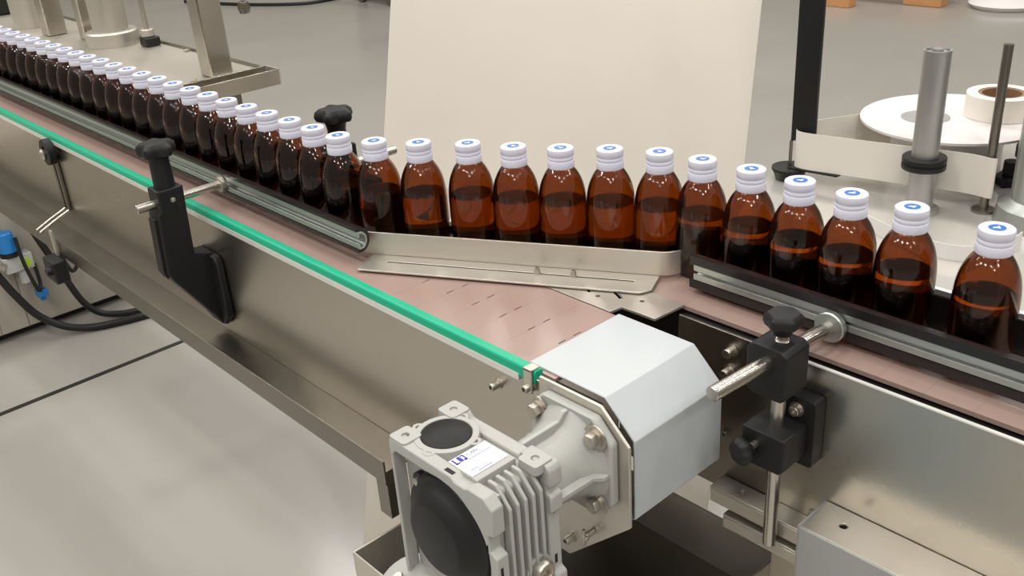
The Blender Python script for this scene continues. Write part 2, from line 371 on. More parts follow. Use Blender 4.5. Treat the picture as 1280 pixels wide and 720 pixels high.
# sticker
st = obj('rating_sticker', lambda b: box(b, -.1700, -.1440, -.2080, -.1740, ZT+.0003, ZT+.0009), LABEL, gm)
obj('sticker_base', lambda b: box(b, -.171, -.1385, -.2085, -.172, ZT-.008, ZT+.0002), CAST, gm, .0006)
def logo(b):
    z0, z1 = ZT+.00095, ZT+.0012
    # text runs along +y (from the front edge towards the conveyor), top of letters towards -x
    box(b, -.1690, -.1620, -.2065, -.2053, z0, z1); box(b, -.1632, -.1620, -.2065, -.2030, z0, z1)
    box(b, -.1690, -.1625, -.2022, -.1995, z0, z1)
    box(b, -.1690, -.1680, -.1988, -.1965, z0, z1); box(b, -.1640, -.1620, -.1988, -.1965, z0, z1); box(b, -.1685, -.1625, -.1972, -.1962, z0, z1)
obj('printed_logo', logo, INKD, st)
def flat_text(name, txt, size, x, y, material, parent, rot=PI/2):
    cu_ = bpy.data.curves.new('tmp', 'FONT'); cu_.body = txt; cu_.size = size; cu_.extrude = .0001
    to = bpy.data.objects.new('tmp', cu_); COL.objects.link(to)
    dg = bpy.context.evaluated_depsgraph_get(); me = bpy.data.meshes.new_from_object(to.evaluated_get(dg))
    bpy.data.objects.remove(to); me.name = name; me.materials.append(material)
    o = bpy.data.objects.new(name, me); COL.objects.link(o); o.parent = parent
    o.rotation_euler = (0, 0, rot); o.location = Vector((x, y, ZT + .0011 + Z0)) - wloc(parent); return o
flat_text('printed_letters', 'CAN', .0048, -.1645, -.1945, INKG, st)
obj('printed_lines', lambda b: (box(b, -.1612, -.1606, -.1965, -.176, ZT+.00095, ZT+.0012), box(b, -.1500, -.1494, -.2040, -.1975, ZT+.00095, ZT+.0012), box(b, -.1465, -.1458, -.2000, -.1880, ZT+.00095, ZT+.0012)), INKG, st)

# ------------------------------------------------------------------ outfeed conveyor (right)
out = thing('outfeed_conveyor', 'stainless conveyor on the right carrying the bottles on behind the guide rail', 'conveyor', (.05, .154, -.28))
chain(out, [-.62 + PITCH*k for k in range(29)], .1535, .0571, ZB)
obj('side_plate', lambda b: box(b, -.0855, .49, .0835, .0865, -.36, -.118), STEEL, out, .0006)
obj('top_highlight_strip', lambda b: box(b, -.0855, .49, .0833, .0866, -.1182, -.1170), EDGE, out)  # pale strip painted in as the bright glint along the plate top
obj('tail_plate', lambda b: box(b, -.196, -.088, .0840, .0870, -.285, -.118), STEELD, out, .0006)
obj('side_plate', lambda b: box(b, -.62, .49, .219, .222, -.30, -.121), STEEL, out)
obj('chain_bed', lambda b: (box(b, -.60, -.199, .104, .205, -.16, -.1215), box(b, -.199, .48, .0885, .205, -.165, -.1225)), DARKIN, out)
for (x, z) in ((-.1365,-.133), (-.1385,-.1545)):
    obj('cap_screw', lambda b: sock(b, (x,.0838,z), (0,-1,0), .0042, .010), BRIGHT, out)
obj('cap_screw', lambda b: sock(b, (-.140,.0838,-.221), (0,-1,0), .0030, .004), STEELD, out)
obj('cross_bar', lambda b: plate(b, [(-.140,.0620), (-.038,.0620), (-.038,.0832), (-.140,.0832)], -.2705, -.268, 'xy', [circ(-.112,.073,.0028,14)]), STEELF, out, .0005)
obj('cross_bar_lip', lambda b: (box(b, -.140, -.038, .0620, .0645, -.285, -.2706), box(b, -.125, -.038, .0625, .083, -.296, -.293), box(b,-.125,-.038,.0625,.065,-.308,-.296)), STEELF, out, .0005)

hb = thing('motor_housing', 'folded grey sheet metal box fixed low on the right conveyor side', 'box', (.11, .035, -.36))
obj('housing_top', lambda b: plate(b, [(-.034,.040), (.30,.040), (.30,.0830), (-.034,.0830)], -.2440, -.2420, 'xy', [circ(-.008,.063,.0033,16)]), STEELF, hb, .0006)
obj('housing_front', lambda b: box(b, -.034, .30, .0380, .0400, -.42, -.2420), ALUP, hb, .0008)
obj('housing_side', lambda b: box(b, -.036, -.034, .040, .0830, -.42, -.2425), ALUP, hb)
obj('cap_screw', lambda b: sock(b, (-.036,.0700,-.2500), (-1,0,0), .0032, .007), BRIGHT, hb)

# transfer plate between the chains
def tplate(b):
    o = [(-.56,.0425), (-.2420,.0425), (-.2400,.0565), (-.2020,.0575), (-.1990,.0965), (-.56,.0965)]
    plate(b, o, -.1165, -.1140, 'xy', [slot(-.330,.085,-.283,.0605,.0022), slot(-.287,.086,-.2515,.0690,.0022), circ(-.2720,.0590,.0024,14), circ(-.2330,.0770,.0024,14)])
tp = obj('transfer_plate', tplate, STEELF, None, .0008)
tag(tp, 'flat slotted steel plate bridging the gap between the two chains', 'plate')

# ------------------------------------------------------------------ diverter
dv = thing('diverter_plate', 'slanted angle shaped steel plate with a long slot steering bottles across', 'guide plate', (-.375, .035, -.114))
A0 = Vector((-.5165,-.0235)); A1 = Vector((-.2510,.1245)); dd = (A1-A0).normalized(); nn = Vector((-dd.y, dd.x))
L = (A1-A0).length
def dpt(s, t): p = A0 + dd*s + nn*t; return (p.x, p.y)
def dfoot(b):
    o = [dpt(0,0), dpt(-.003,-.010), dpt(-.002,-.0385), dpt(L-.012,-.0385), dpt(L-.002,-.030), dpt(L,0)]
    plate(b, o, -.1130, -.1110, 'xy', [[dpt(.022,-.0145), dpt(.022,-.0171), dpt(L-.022,-.0171), dpt(L-.022,-.0145)]])
obj('slot_shade_strip', lambda b: plate(b, [dpt(.0222,-.0147), dpt(.0222,-.0169), dpt(L-.0222,-.0169), dpt(L-.0222,-.0147)], -.1139, -.1112, 'xy'), DARKIN, dv)  # black filler standing in for the shade inside the slot
obj('base_strip', dfoot, STEELF, dv, .0005)
def dwall(b):
    pts = [(-.012,0), (L,0), (L+.004,.0004), (L+.009,.0022), (L+.019,.0095), (L+.027,.0175)]
    # rounded top at the curled end
    tops = [-.0860, -.0860, -.0860, -.0862, -.0870, -.0930]
    th = .0020; fr = []; 
    for (s, t), zt in zip(pts, tops):
        x, y = dpt(s, t); x2, y2 = dpt(s, t+th)
        fr.append([b.verts.new(q) for q in ((x,y,-.1110), (x,y,zt), (x2,y2,zt), (x2,y2,-.1110))])
    for a, c in zip(fr, fr[1:]):
        for k in range(4): b.faces.new((a[k], a[(k+1)%4], c[(k+1)%4], c[k]))
    b.faces.new(fr[0]); b.faces.new(fr[-1][::-1])
obj('upright_wall', dwall, STEELF, dv, .0004)
for s in (.185, .222):
    p = dpt(s, -.0158)
    obj('cap_screw', lambda b: (sock(b, (p[0],p[1],-.1110), (0,0,1), .0027, .0062)), BRIGHT, dv)

# ------------------------------------------------------------------ guide rails
def c_rail(name, label, x0, x1, y, zc, h=.0095, ex=.0042):
    """C-profile aluminium open to the front (-y) with a black slide strip wrapped round the back"""
    t = thing(name, label, 'guide rail', ((x0+x1)/2, y, zc-.016), 'front guide rails')
    def arc(r, n=10, a0=-PI/2, a1=PI/2, sx=.75): return [(y + sx*r*math.cos(a0+(a1-a0)*k/n), zc + r*math.sin(a0+(a1-a0)*k/n)) for k in range(n+1)]
    o = arc(h) + [(y-.0035, zc+h), (y-.0035, zc+h-.0055), (y-.0020, zc+h-.0055), (y-.0015, zc+h-.0022)]
    i = arc(h-.0024)[::-1]
    o2 = o[:11] + [(y-.0035, zc+h), (y-.0035, zc+h-.006), (y-.0018, zc+h-.006), (y-.0018, zc+h-.0024)] + i + [(y-.0018, zc-h+.0024), (y-.0018, zc-h+.006), (y-.0035, zc-h+.006), (y-.0035, zc-h)]
    obj('aluminium_channel', lambda b: plate(b, o2, x0, x1, 'yz'), ALU, t, .0003)
    a = [(y-.0042, zc-h-ex)] + arc(h+ex, 12, -PI/2, PI/2, .85) + [(y-.0042, zc+h+ex)]; c = [(y-.0042, zc+h+.0004)] + arc(h+.0004, 12, -PI/2, PI/2, .78)[::-1] + [(y-.0042, zc-h-.0004)]
    obj('slide_strip', lambda b: plate(b, a + c, x0-.004 if x0 > -1 else x0, x1-.002, 'yz'), BLACKS, t)
    return t
c_rail('guide_rail', 'black and silver guide rail along the left chain in front of the bottles', -1.95, -.5090, -.0420, -.0870)
c_rail('guide_rail', 'black and silver guide rail along the right chain in front of the bottles', -.2080, .49, .1240, -.0925, .0075, .0085)
for bx0, bx1, by, bz, lab in ((-1.95, -.575, .0275, -.056, 'black plastic guide rail behind the straight left row of bottles'), (-.262, .49, .1955, -.083, 'black plastic guide rail behind the bottles on the right chain')):
    br = obj('back_rail', lambda b: box(b, bx0, bx1, by, by+.011, -.1148, bz), BLACKS, None, .0015)
    tag(br, lab, 'guide rail')

mr = obj('back_rail', lambda b: plate(b, [(-.572,.0255), (-.545,.0405), (-.45,.0955), (-.265,.1925), (-.265,.2035), (-.458,.105), (-.555,.049), (-.576,.036)], -.1138, -.1040, 'xy'), BLACKS, None, .001)
tag(mr, 'low slanted black guide strip behind the bottles opposite the diverter plate', 'guide rail')
def star_knob(b, c, axis, r, h, n=5):
    ax = Vector(axis).normalized(); s, t = frame_of(ax); c = Vector(c); K = 60; rings = []
    for rr, hh in ((.45,0), (.52,h*.35), (.92,h*.45), (1.0,h*.62), (.95,h*.85), (.75,h), (.3,h*1.02)):
        lob = (.14 if n == 5 else .05) if rr > .6 else 0
        rings.append([b.verts.new(c + ax*hh + (s*math.cos(2*PI*k/K) + t*math.sin(2*PI*k/K))*r*rr*(1 - lob + lob*math.cos(n*2*PI*k/K))) for k in range(K)])
    for a, d in zip(rings, rings[1:]):
        for k in range(K): fc = b.faces.new((a[k], a[(k+1)%K], d[(k+1)%K], d[k])); fc.smooth = True
    b.faces.new(rings[0][::-1]); b.faces.new(rings[-1])

# left bracket: black moulded arm
lb = thing('guide_bracket', 'black moulded arm with star knob and steel rod clamped on the left conveyor side', 'bracket', (-.80, -.10, -.262))
def arm(b):
    o = [(-.135,-.070), (-.135,-.094), (-.140,-.100), (-.1440,-.172), (-.140,-.182), (-.098,-.246), (-.090,-.262), (-.0815,-.266), (-.0815,-.165), (-.090,-.163), (-.096,-.160), (-.1060,-.158), (-.1035,-.100), (-.1020,-.070)]
    plate(b, o, -.814, -.786, 'yz')
obj('arm', arm, BLACKP, lb, .002)
obj('arm_recess', lambda b: plate(b, [(-.1435,-.104), (-.1470,-.172), (-.1425,-.182), (-.1390,-.170), (-.137,-.104)], -.808, -.792, 'yz'), DARKIN, lb, .0006)
obj('mounting_foot', lambda b: plate(b, [(-.826,-.166), (-.774,-.166), (-.768,-.175), (-.768,-.246), (-.784,-.262), (-.816,-.262), (-.832,-.246), (-.832,-.175)], -.0900, -.0806, 'xz'), BLACKP, lb, .002)
obj('socket_screw', lambda b: sock(b, (-.786,-.118,-.084), (1,0,0), .0022, .003), BRIGHT, lb)
obj('screw_slot', lambda b: box(b, -.7865, -.7855, -.1145, -.1075, -.100, -.078), DARKIN, lb)
obj('cross_rod', lambda b: cyl(b, (-.80,-.158,-.0880), (-.80,-.0475,-.0880), .0055, n=24, ch=.0006), MACH, lb)
obj('rod_collar', lambda b: cyl(b, (-.80,-.0525,-.0880), (-.80,-.0462,-.0880), .0098, n=28, ch=.0008), BRIGHT, lb)
obj('knob_stem', lambda b: cyl(b, (-.80,-.1185,-.0700), (-.80,-.1185,-.0360), .0125, .0115, n=28), BLACKP, lb)
obj('star_knob', lambda b: star_knob(b, (-.80,-.1185,-.042), (0,0,1), .024, .026, 5), BLACKP, lb)

# right bracket
rb = thing('guide_bracket', 'two black clamp blocks on a steel post holding a rod at the right guide rail', 'bracket', (-.068, .055, -.295))
obj('post', lambda b: cyl(b, (-.0700,.054,-.290), (-.0700,.054,-.085), .0060, n=28, ch=.0006), MACH, rb)
def blk(b):
    plate(b, [(-.0905,-.090), (-.086,-.086), (-.058,-.086), (-.0535,-.090), (-.0535,-.1275), (-.057,-.1315), (-.086,-.1315), (-.0905,-.1275)], .036, .068, 'xz')
obj('upper_block', blk, BLACKP, rb, .0015)
obj('knob_stud', lambda b: cyl(b, (-.0700,.054,-.0862), (-.0700,.054,-.076), .0042), BRIGHT, rb)
obj('hex_knob', lambda b: star_knob(b, (-.0700,.054,-.0800), (0,0,1), .0160, .0185, 6), BLACKP, rb)
obj('cross_rod', lambda b: cyl(b, (-.078,-.026,-.1015), (-.0640,.118,-.0975), .0062, n=28, ch=.0006), MACH, rb)
obj('rod_collar', lambda b: cyl(b, (-.0640,.1125,-.0975), (-.0640,.1190,-.0975), .0135, n=32, ch=.001), ALU, rb)
def lblk(b): plate(b, [(-.0905,-.190), (-.0905,-.164), (-.0500,-.164), (-.0500,-.194), (-.0535,-.198), (-.087,-.198)], .034, .068, 'xz')
obj('lower_block', lblk, BLACKP, rb, .0015)
obj('back_plate', lambda b: plate(b, rrect(-.0765,-.0440,-.2060,-.1420,.004,3), .0682, .0832, 'xz'), BLACKP, rb, .0015)
obj('socket_screw', lambda b: sock(b, (-.0610,.0682,-.1535), (0,-1,0), .0046, .006), BRIGHT, rb)
kn = obj('side_knob', lambda b: star_knob(b, (-.0800,.0345,-.1830), (-.35,-1,0), .0125, .016, 6), BLACKP, rb)
obj('knob_screw', lambda b: cyl(b, (-.0760,.0345,-.1765), (-.0760,.027,-.1765), .003), BRIGHT, rb)

# back bracket knob behind the last straight bottles
bb = thing('guide_bracket', 'black star knob and bracket rising behind the left row of bottles', 'bracket', (-.722, .075, -.27))
obj('arm', lambda b: plate(b, [(.051,-.27), (.051,-.20), (.062,-.19), (.062,-.055), (.094,-.055), (.094,-.20), (.080,-.27)], -.736, -.708, 'yz'), BLACKP, bb, .002)
obj('cross_rod', lambda b: cyl(b, (-.722,.046,-.085), (-.722,.16,-.085), .0055), MACH, bb)
obj('knob_stem', lambda b: cyl(b, (-.722,.078,-.056), (-.722,.078,-.028), .0115), BLACKP, bb)
obj('star_knob', lambda b: star_knob(b, (-.722,.078,-.036), (0,0,1), .0255, .026, 5), BLACKP, bb)

# ------------------------------------------------------------------ bottles
BH = .115
def bottle_proto():
    t = bpy.data.objects.new('amber_bottle', None); COL.objects.link(t); t.empty_display_size = .01
    R = .0245; w_ = .0017
    outp = [(0,.0012), (.014,.0010), (.019,0), (.0222,.0008), (.0240,.0035), (R,.0065), (R,.062)]
    sh = [(.0245,.055), (.0241,.0635), (.0229,.0722), (.0206,.0805), (.0168,.0885), (.0124,.0948), (.0115,.0970), (.0115,.1020), (.0115,.1115)]
    dome = [(p.x, p.y) for p in smooth_path([(a, b, 0) for a, b in sh[:7]], 4)]
    outp[-1] = (R,.030)
    outp += dome + sh[7:]
    inp = [(.0090,.1115), (.0090,.1020)] + [(max(r-w_*.9, .0088), z-.0006) for r, z in dome[::-1]]
    inp += [(R-w_, .0065), (R-w_-.001, .0045), (.020,.0034), (0,.0034)]
    gl = obj('glass_body', lambda b: lathe(b, outp + inp, (0,0,0), (0,0,1), 48), AMBER, t, shift=False)
    lev = .0600
    liq = [(0,.0032), (.0201,.0032), (R-w_-.0009,.0043), (R-w_+.0002,.0064), (R-w_+.0002,.054), (.0226,lev), (0,lev)]
    obj('liquid', lambda b: lathe(b, liq, (0,0,0), (0,0,1), 48), SYRUP, t, shift=False)
    rc = .0132
    cp = [(0,.0950), (.0122,.0950), (.0134,.0953), (.0136,.0960), (.0136,.1020), (.0133,.1027), (.0127,.1030), (.0127,.1036), (.0132,.1039), (.0133,.1045), (.0133,.1066), (.0130,.1070), (.0130,.1074), (.0133,.1078), (.0133,.1130), (.0130,.1142), (.0121,.1149), (.0108,.1150), (.0102,.1147), (0,.1147)]
    cap = obj('cap', lambda b: lathe(b, cp, (0,0,0), (0,0,1), 40), CAPW, t, shift=False)
    def emb(b):
        # printed ring broken by two gaps, with a small winged mark in the middle
        z0, z1 = .1147, .11485
        wing = [(-.0042,.0004), (-.0012,.0026), (.0006,.0014), (.0040,.0026), (.0024,-.0006), (.0006,-.0030), (-.0010,-.0008)]
        plate(b, circ(0, 0, .0063, 28), z0, z1, 'xy', [wing])
    obj('printed_emblem', emb, INK, cap, shift=False)
    return t
proto = bottle_proto()
def copy_tree(o, parent=None):
    c = o.copy(); COL.objects.link(c); c.parent = parent
    for ch in list(o.children): copy_tree(ch, c)
    return c
ORD = ['first','second','third','fourth','fifth','sixth','seventh','eighth','ninth','tenth','eleventh','twelfth','thirteenth','fourteenth','fifteenth','sixteenth','seventeenth','eighteenth','nineteenth','twentieth','twenty-first','twenty-second','twenty-third','twenty-fourth']
spots = [(-.5938 - .05*i, random.uniform(-.0006,.0006), 'amber bottle in the straight left row, %s back from the guide rail tip' % ORD[i]) for i in range(24)]
mids = [(-.544,.012), (-.500,.037), (-.455,.066), (-.409,.087), (-.366,.111), (-.325,.138), (-.280,.159), (-.234,.1655)]
spots += [(x, y, 'amber bottle behind the slanted diverter plate, %s from its left end' % ORD[i]) for i, (x, y) in enumerate(mids)]
rights = [(-.183,.1695), (-.133,.169), (-.0835,.168), (-.032,.169), (.035,.167)]
spots += [(x, y, 'white capped amber bottle on the right chain, %s after the diverter plate' % ORD[i] if i < 4 else 'white capped amber bottle nearest the camera, standing apart at the far right') for i, (x, y) in enumerate(rights)]
for i, (x, y, lab) in enumerate(spots):
    o = proto if i == 0 else copy_tree(proto)
    o.location = (x, y, Z0 - BH + .0001); o.rotation_euler = (0, 0, random.uniform(-.6, .9) + .4)
    tag(o, lab, 'bottle', 'filled amber bottles on the conveyor line')

# ------------------------------------------------------------------ drip pan below the gearbox
pan = thing('drip_pan', 'open stainless tray hanging below the conveyor end and gearbox', 'tray', (-.25, -.03, -.42))
PX0, PX1, PY0, PY1, PZ, PB = -.400, -.092, -.172, .116, -.352, -.420
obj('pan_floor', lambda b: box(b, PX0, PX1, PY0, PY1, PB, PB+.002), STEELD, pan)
for (a, b_, c, d) in ((PX0, PX0+.002, PY0, PY1), (PX1-.002, PX1, PY0, PY1), (PX0+.002, PX1-.002, PY0, PY0+.002), (PX0+.002, PX1-.002, PY1-.002, PY1)):
    obj('pan_wall', lambda b: box(b, a, b_, c, d, PB+.002, PZ), STEELF, pan, .0005)
obj('pan_bolt', lambda b: sock(b, (PX1,.106,-.362), (1,0,0), .0042, .006), BRIGHT, pan)
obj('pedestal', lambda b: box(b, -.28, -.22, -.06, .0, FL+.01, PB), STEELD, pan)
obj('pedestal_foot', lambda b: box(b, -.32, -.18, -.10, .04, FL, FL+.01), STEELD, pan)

# ------------------------------------------------------------------ sensor hanging on the left side plate
sn = thing('sensor_bracket', 'slotted sensor bracket with round black clamp on the left conveyor side', 'sensor', (-1.30, -.10, -.30))
obj('clamp_ring', lambda b: lathe(b, [(.010,0), (.021,0), (.021,.012), (.010,.012)], (-1.318,-.0832,-.137), (0,-1,0), 32), BLACKP, sn, .001)
obj('clamp_screw', lambda b: lathe(b, [(0,0), (.009,0), (.009,.012), (.006,.015), (0,.015)], (-1.326,-.0850,-.141), (0,-1,0), 24), BRIGHT, sn)
for dx in (-.008, .008):
    obj('slotted_strip', lambda b: box(b, -1.322+dx-.004, -1.322+dx+.004, -.0850, -.0810, -.238, -.150), STEELD, sn, .0006)
    obj('angled_wire', lambda b: tube(b, [(-1.322+dx,-.083,-.237), (-1.325+dx,-.112,-.250), (-1.328+dx,-.135,-.262)], .0022), BRIGHT, sn)
obj('drop_strip', lambda b: box(b, -1.286, -1.276, -.131, -.128, -.300, -.250), STEELF, sn)
obj('sensor_head', lambda b: box(b, -1.296, -1.250, -.150, -.127, -.330, -.292), BLACKP, sn, .003)
obj('sensor_bolt', lambda b: cyl(b, (-1.262,-.150,-.308), (-1.262,-.158,-.308), .007), BLACKP, sn)

# ------------------------------------------------------------------ cabinet with air supply on the left
cb = thing('machine_cabinet', 'beige sheet metal machine cabinet standing on the floor beyond the left conveyor', 'cabinet', (-2.95, .1, FL))
obj('cabinet_body', lambda b: box(b, -3.25, -2.664, -1.6, .52, FL+.028, FL+.60), CABM, cb, .002)
ys = [-1.6, -.9, -.35, .02, .10, .52]
for y0, y1 in zip(ys, ys[1:]):
    obj('panel', lambda b: box(b, -2.6635, -2.660, y0+.002, y1-.002, FL+.032, FL+.596), CABM, cb)
obj('plinth', lambda b: box(b, -3.2, -2.70, -1.5, .48, FL, FL+.028), JOINT, cb)
ar = thing('air_regulator', 'small air regulator with blue knob and lime gauge on the beige cabinet', 'regulator', (-2.64, .105, -.80))
obj('blue_knob', lambda b: cyl(b, (-2.625,.098,-.745), (-2.625,.098,-.685), .026, .022, n=24, ch=.003), BLUEP, ar)
obj('black_ring', lambda b: cyl(b, (-2.625,.098,-.757), (-2.625,.098,-.745), .027, n=24), RUBBER, ar)
obj('regulator_body', lambda b: (box(b, -2.657, -2.605, .070, .150, -.805, -.757), cyl(b, (-2.625,.118,-.805), (-2.625,.118,-.85), .014)), GREYP, ar, .003)
obj('gauge_face', lambda b: cyl(b, (-2.605,.128,-.783), (-2.598,.128,-.783), .014), LIME, ar)
obj('brass_port', lambda b: cyl(b, (-2.61,.072,-.775), (-2.595,.062,-.775), .008), BRIGHT, ar)
hoses = [([(-2.62,.035,-.76), (-2.60,.070,-.86), (-2.585,.12,-.955), (-2.55,.20,-1.01), (-2.50,.32,-1.018), (-2.45,.55,-1.018)], .011, 'thick black hose drooping from the regulator onto the floor'),
         ([(-2.645,.155,-.60), (-2.63,.175,-.70), (-2.61,.21,-.83), (-2.59,.255,-.97), (-2.56,.33,-1.018), (-2.50,.50,-1.018)], .010, 'straight black hose running down to the right of the regulator'),
         ([(-2.645,.220,-.700), (-2.63,.228,-.78), (-2.62,.250,-.86), (-2.62,.290,-.80), (-2.645,.31,-.72)], .006, 'thin black air line looped beside the hoses'),
         ([(-2.60,.118,-.70), (-2.585,.118,-.78), (-2.59,.135,-.87), (-2.61,.150,-.86), (-2.62,.152,-.80)], .0055, 'thin black air line hanging in front of the regulator')]
for P_, r_, lab in hoses:
    tag(obj('air_hose', lambda b: tube(b, smooth_path(P_), r_), RUBBER), lab, 'hose')
bf = obj('hose_fitting', lambda b: (box(b, -2.64, -2.61, .135, .165, -.905, -.885), cyl(b, (-2.625,.150,-.92), (-2.625,.150,-.87), .008)), BLUEP, None, .002)
tag(bf, 'tiny blue push-in fitting below the regulator', 'fitting')

# ------------------------------------------------------------------ filling machine behind the left row
fm_ = thing('filling_machine', 'stainless bench of the filling machine behind the far bottles at upper left', 'machine', (-2.4, .3, FL))
obj('bench_top', lambda b: box(b, -3.9, -1.56, .15, .44, -.156, -.150), STEELF, fm_, .001)
obj('bench_rim', lambda b: box(b, -3.9, -1.56, .44, .446, -.156, -.145), STEELD, fm_)
obj('end_channel', lambda b: plate(b, [(-1.535,-.165), (-1.535,-.134), (-1.531,-.134), (-1.531,-.161), (-1.484,-.161), (-1.484,-.134), (-1.480,-.134), (-1.480,-.165)], .05, .425, 'xz'), STEEL, fm_, .0006)
obj('channel_cap', lambda b: box(b, -1.535, -1.480, .4252, .4290, -.165, -.134), STEELF, fm_)
obj('corner_post', lambda b: box(b, -1.640, -1.592, .335, .385, -.149, .65), STEEL, fm_, .003)
obj('corner_leg', lambda b: box(b, -1.560, -1.536, .335, .365, -.30, -.166), STEELD, fm_, .002)
[obj('leg', lambda b: box(b, x, x+.04, y, y+.04, FL+.6, -.157), STEELD, fm_) for x in (-3.2, -2.75) for y in (.18, .38)]
for (x, y) in ((-1.60, .30), (-1.9, .43)):
    obj('bolt', lambda b: hexhead(b, (x, y, -.150), (0,0,1), .007, .006), BRIGHT, fm_)
for (x, y, wd) in ((-2.46,.33,.05), (-2.30,.36,.036)):
    obj('column', lambda b: box(b, x-wd/2, x+wd/2, y-wd/2, y+wd/2, -.149, .7), STEEL, fm_, .003)
pot = thing('metal_canister', 'pale steel canister with a raised ring on the bench at the top left corner', 'canister', (-2.66, .34, -.15))
obj('canister_body', lambda b: lathe(b, [(0,0), (.047,0), (.047,.088), (.049,.090), (.049,.095), (.044,.098), (.044,.130), (.046,.132), (.046,.138), (.036,.140), (.034,.135), (0,.135)], (-2.66,.34,-.1497), (0,0,1), 40), STEELF, pot)
obj('fill_tube', lambda b: cyl(b, (-2.66,.34,-.02), (-2.66,.34,.5), .008), BRIGHT, pot)
colm = thing('pump_cylinder', 'tall pale steel cylinder on a round base ring on the filling bench', 'cylinder', (-2.17, .37, -.15))
obj('barrel', lambda b: cyl(b, (-2.17,.37,-.116), (-2.17,.37,.60), .042, n=40), STEELF, colm)
obj('base_ring', lambda b: lathe(b, [(0,0), (.062,0), (.062,.030), (.058,.034), (.045,.034), (0,.034)], (-2.17,.37,-.1497), (0,0,1), 44), STEELF, colm)
ft = thing('levelling_foot', 'small black foot with a thin steel rod beside the tall cylinder', 'foot', (-2.06, .41, -.15))
obj('black_foot', lambda b: box(b, -2.075, -2.035, .395, .432, -.1497, -.128), RUBBER, ft, .004)
obj('thin_rod', lambda b: cyl(b, (-2.057,.412,-.128), (-2.057,.412,.6), .006), BRIGHT, ft)
obj('clamp', lambda b: cyl(b, (-2.057,.412,-.128), (-2.057,.412,-.110), .016), STEELF, ft, .002)
sr = thing('sample_probe', 'thin hanging rod with a dark bulb at its end, right of the bench', 'probe', (-2.04, .62, -.12))
obj('probe_bulb', lambda b: lathe(b, [(0,0), (.014,.004), (.018,.018), (.014,.034), (0,.04)], (-2.30,.80,-.165), (0,0,1), 24), STEELD, sr)
obj('probe_rod', lambda b: cyl(b, (-2.30,.80,-.127), (-2.30,.80,.7), .007), STEELF, sr)
cl_ = obj('dark_block', lambda b: (box(b, -3.15, -2.95, .30, .42, -.149, -.085), box(b, -3.4, -3.05, .33, .42, -.085, -.02)), RUBBER, None, .01)
tag(cl_, 'dark machine block on the bench at the extreme top left', 'block')

# ------------------------------------------------------------------ tall inclined panel behind the diverter
dP = Vector((.125,-.297,-.947)); wP = Vector((.922,.387,.001)); nP = dP.cross(wP).normalized()
TL = Vector((-1.246,.554,-.001)); wid = .6855
def quadslab(b, s0, s1, t0, t1, th, off=0):
    vs = []
    for o_ in (off, off+th):
        vs += [b.verts.new(TL + wP*s + dP*t + nP*o_) for s, t in ((s0,t0), (s1,t0), (s1,t1), (s0,t1))]
    for q in ((0,1,2,3), (7,6,5,4), (0,4,5,1), (1,5,6,2), (2,6,7,3), (3,7,4,0)): b.faces.new([vs[i] for i in q])
pn = thing('inclined_panel', 'large pale satin metal sheet leaning upright behind the middle bottles', 'panel', (-.80, .45, FL))
if nP.y < 0: sgn = -1
else: sgn = 1
obj('sheet', lambda b: quadslab(b, 0, wid, -.55, 1.075, .004*sgn), BOARD, pn, .0008)
for s in (.08, wid-.08):
    obj('stiffener', lambda b: quadslab(b, s-.02, s+.02, -.5, 1.07, .02*sgn, .0042*sgn), STEELD, pn)

# ------------------------------------------------------------------ labelling machine
lm = thing('labelling_machine', 'label dispenser base plate with guide posts behind the right bottles', 'machine', (-.0, .6, FL))
ZP = -.145
obj('base_plate', lambda b: plate(b, [(-.385,.475), (-.30,.262), (.62,.262), (.62,1.05), (-.20,1.05)], ZP-.012, ZP, 'xy'), PLATEG, lm, .001)
obj('machine_cabinet', lambda b: box(b, -.15, .55, .32, .95, FL, ZP-.012), CABM, lm)
obj('front_ledge', lambda b: box(b, -.24, .60, .262, .290, ZP, ZP+.022), PAPERW, lm, .002)
def roller_post(x, y, top, r, collar=True):
    o = obj('guide_post', lambda b: lathe(b, [(0,0), (r*1.55,0), (r*1.55,.004), (r,.005), (r, top-ZP), (r*.86, top-ZP), (r*.80, top-ZP-.003), (r*.4, top-ZP-.003), (r*.38, top-ZP+.001), (0, top-ZP+.001)], (x, y, ZP), (0,0,1), 40), POST, lm)
    if collar:
        zc = ZP + .052
        obj('post_collar', lambda b: lathe(b, [(r,0), (r*1.62,0), (r*1.66,.001), (r*1.66,.0055), (r*1.55,.0062), (r*1.55,.0078), (r*1.66,.0085), (r*1.66,.013), (r*1.6,.014), (r,.014)], (x, y, zc), (0,0,1), 40), BLACKP, o)
roller_post(-.1785, .5035, .041, .0145)
roller_post(-.092, .610, .25, .0165)
obj('thin_post', lambda b: lathe(b, [(0,0), (.013,0), (.013,.003), (.0052,.004), (.0052,.190), (0,.190)], (-.122,.545,ZP), (0,0,1), 24), STEELD, lm)
obj('thin_post', lambda b: cyl(b, (-.100,.650,ZP), (-.100,.650,.30), .005), STEELD, lm)
obj('drum', lambda b: lathe(b, [(0,0), (.050,0), (.047,.020), (.035,.028), (.034,.60), (0,.60)], (-.060,.550,ZP), (0,0,1), 48), ALU, lm)
# web turning roller at the left corner
obj('turning_roller', lambda b: lathe(b, [(0,0), (.017,0), (.021,.012), (.0225,.013), (.0225,.016), (.013,.0175), (0,.0175)], (-.353,.508,ZP), (0,0,1), 36), BLACKP, lm)
obj('roller_pin', lambda b: cyl(b, (-.353,.508,ZP+.017), (-.353,.508,-.0945), .0022), STEELD, lm)
obj('dark_guide', lambda b: plate(b, [(-.350,.497), (-.285,.505), (-.285,.514), (-.350,.520)], ZP+.0165, ZP+.0185, 'xy'), BLACKP, lm)
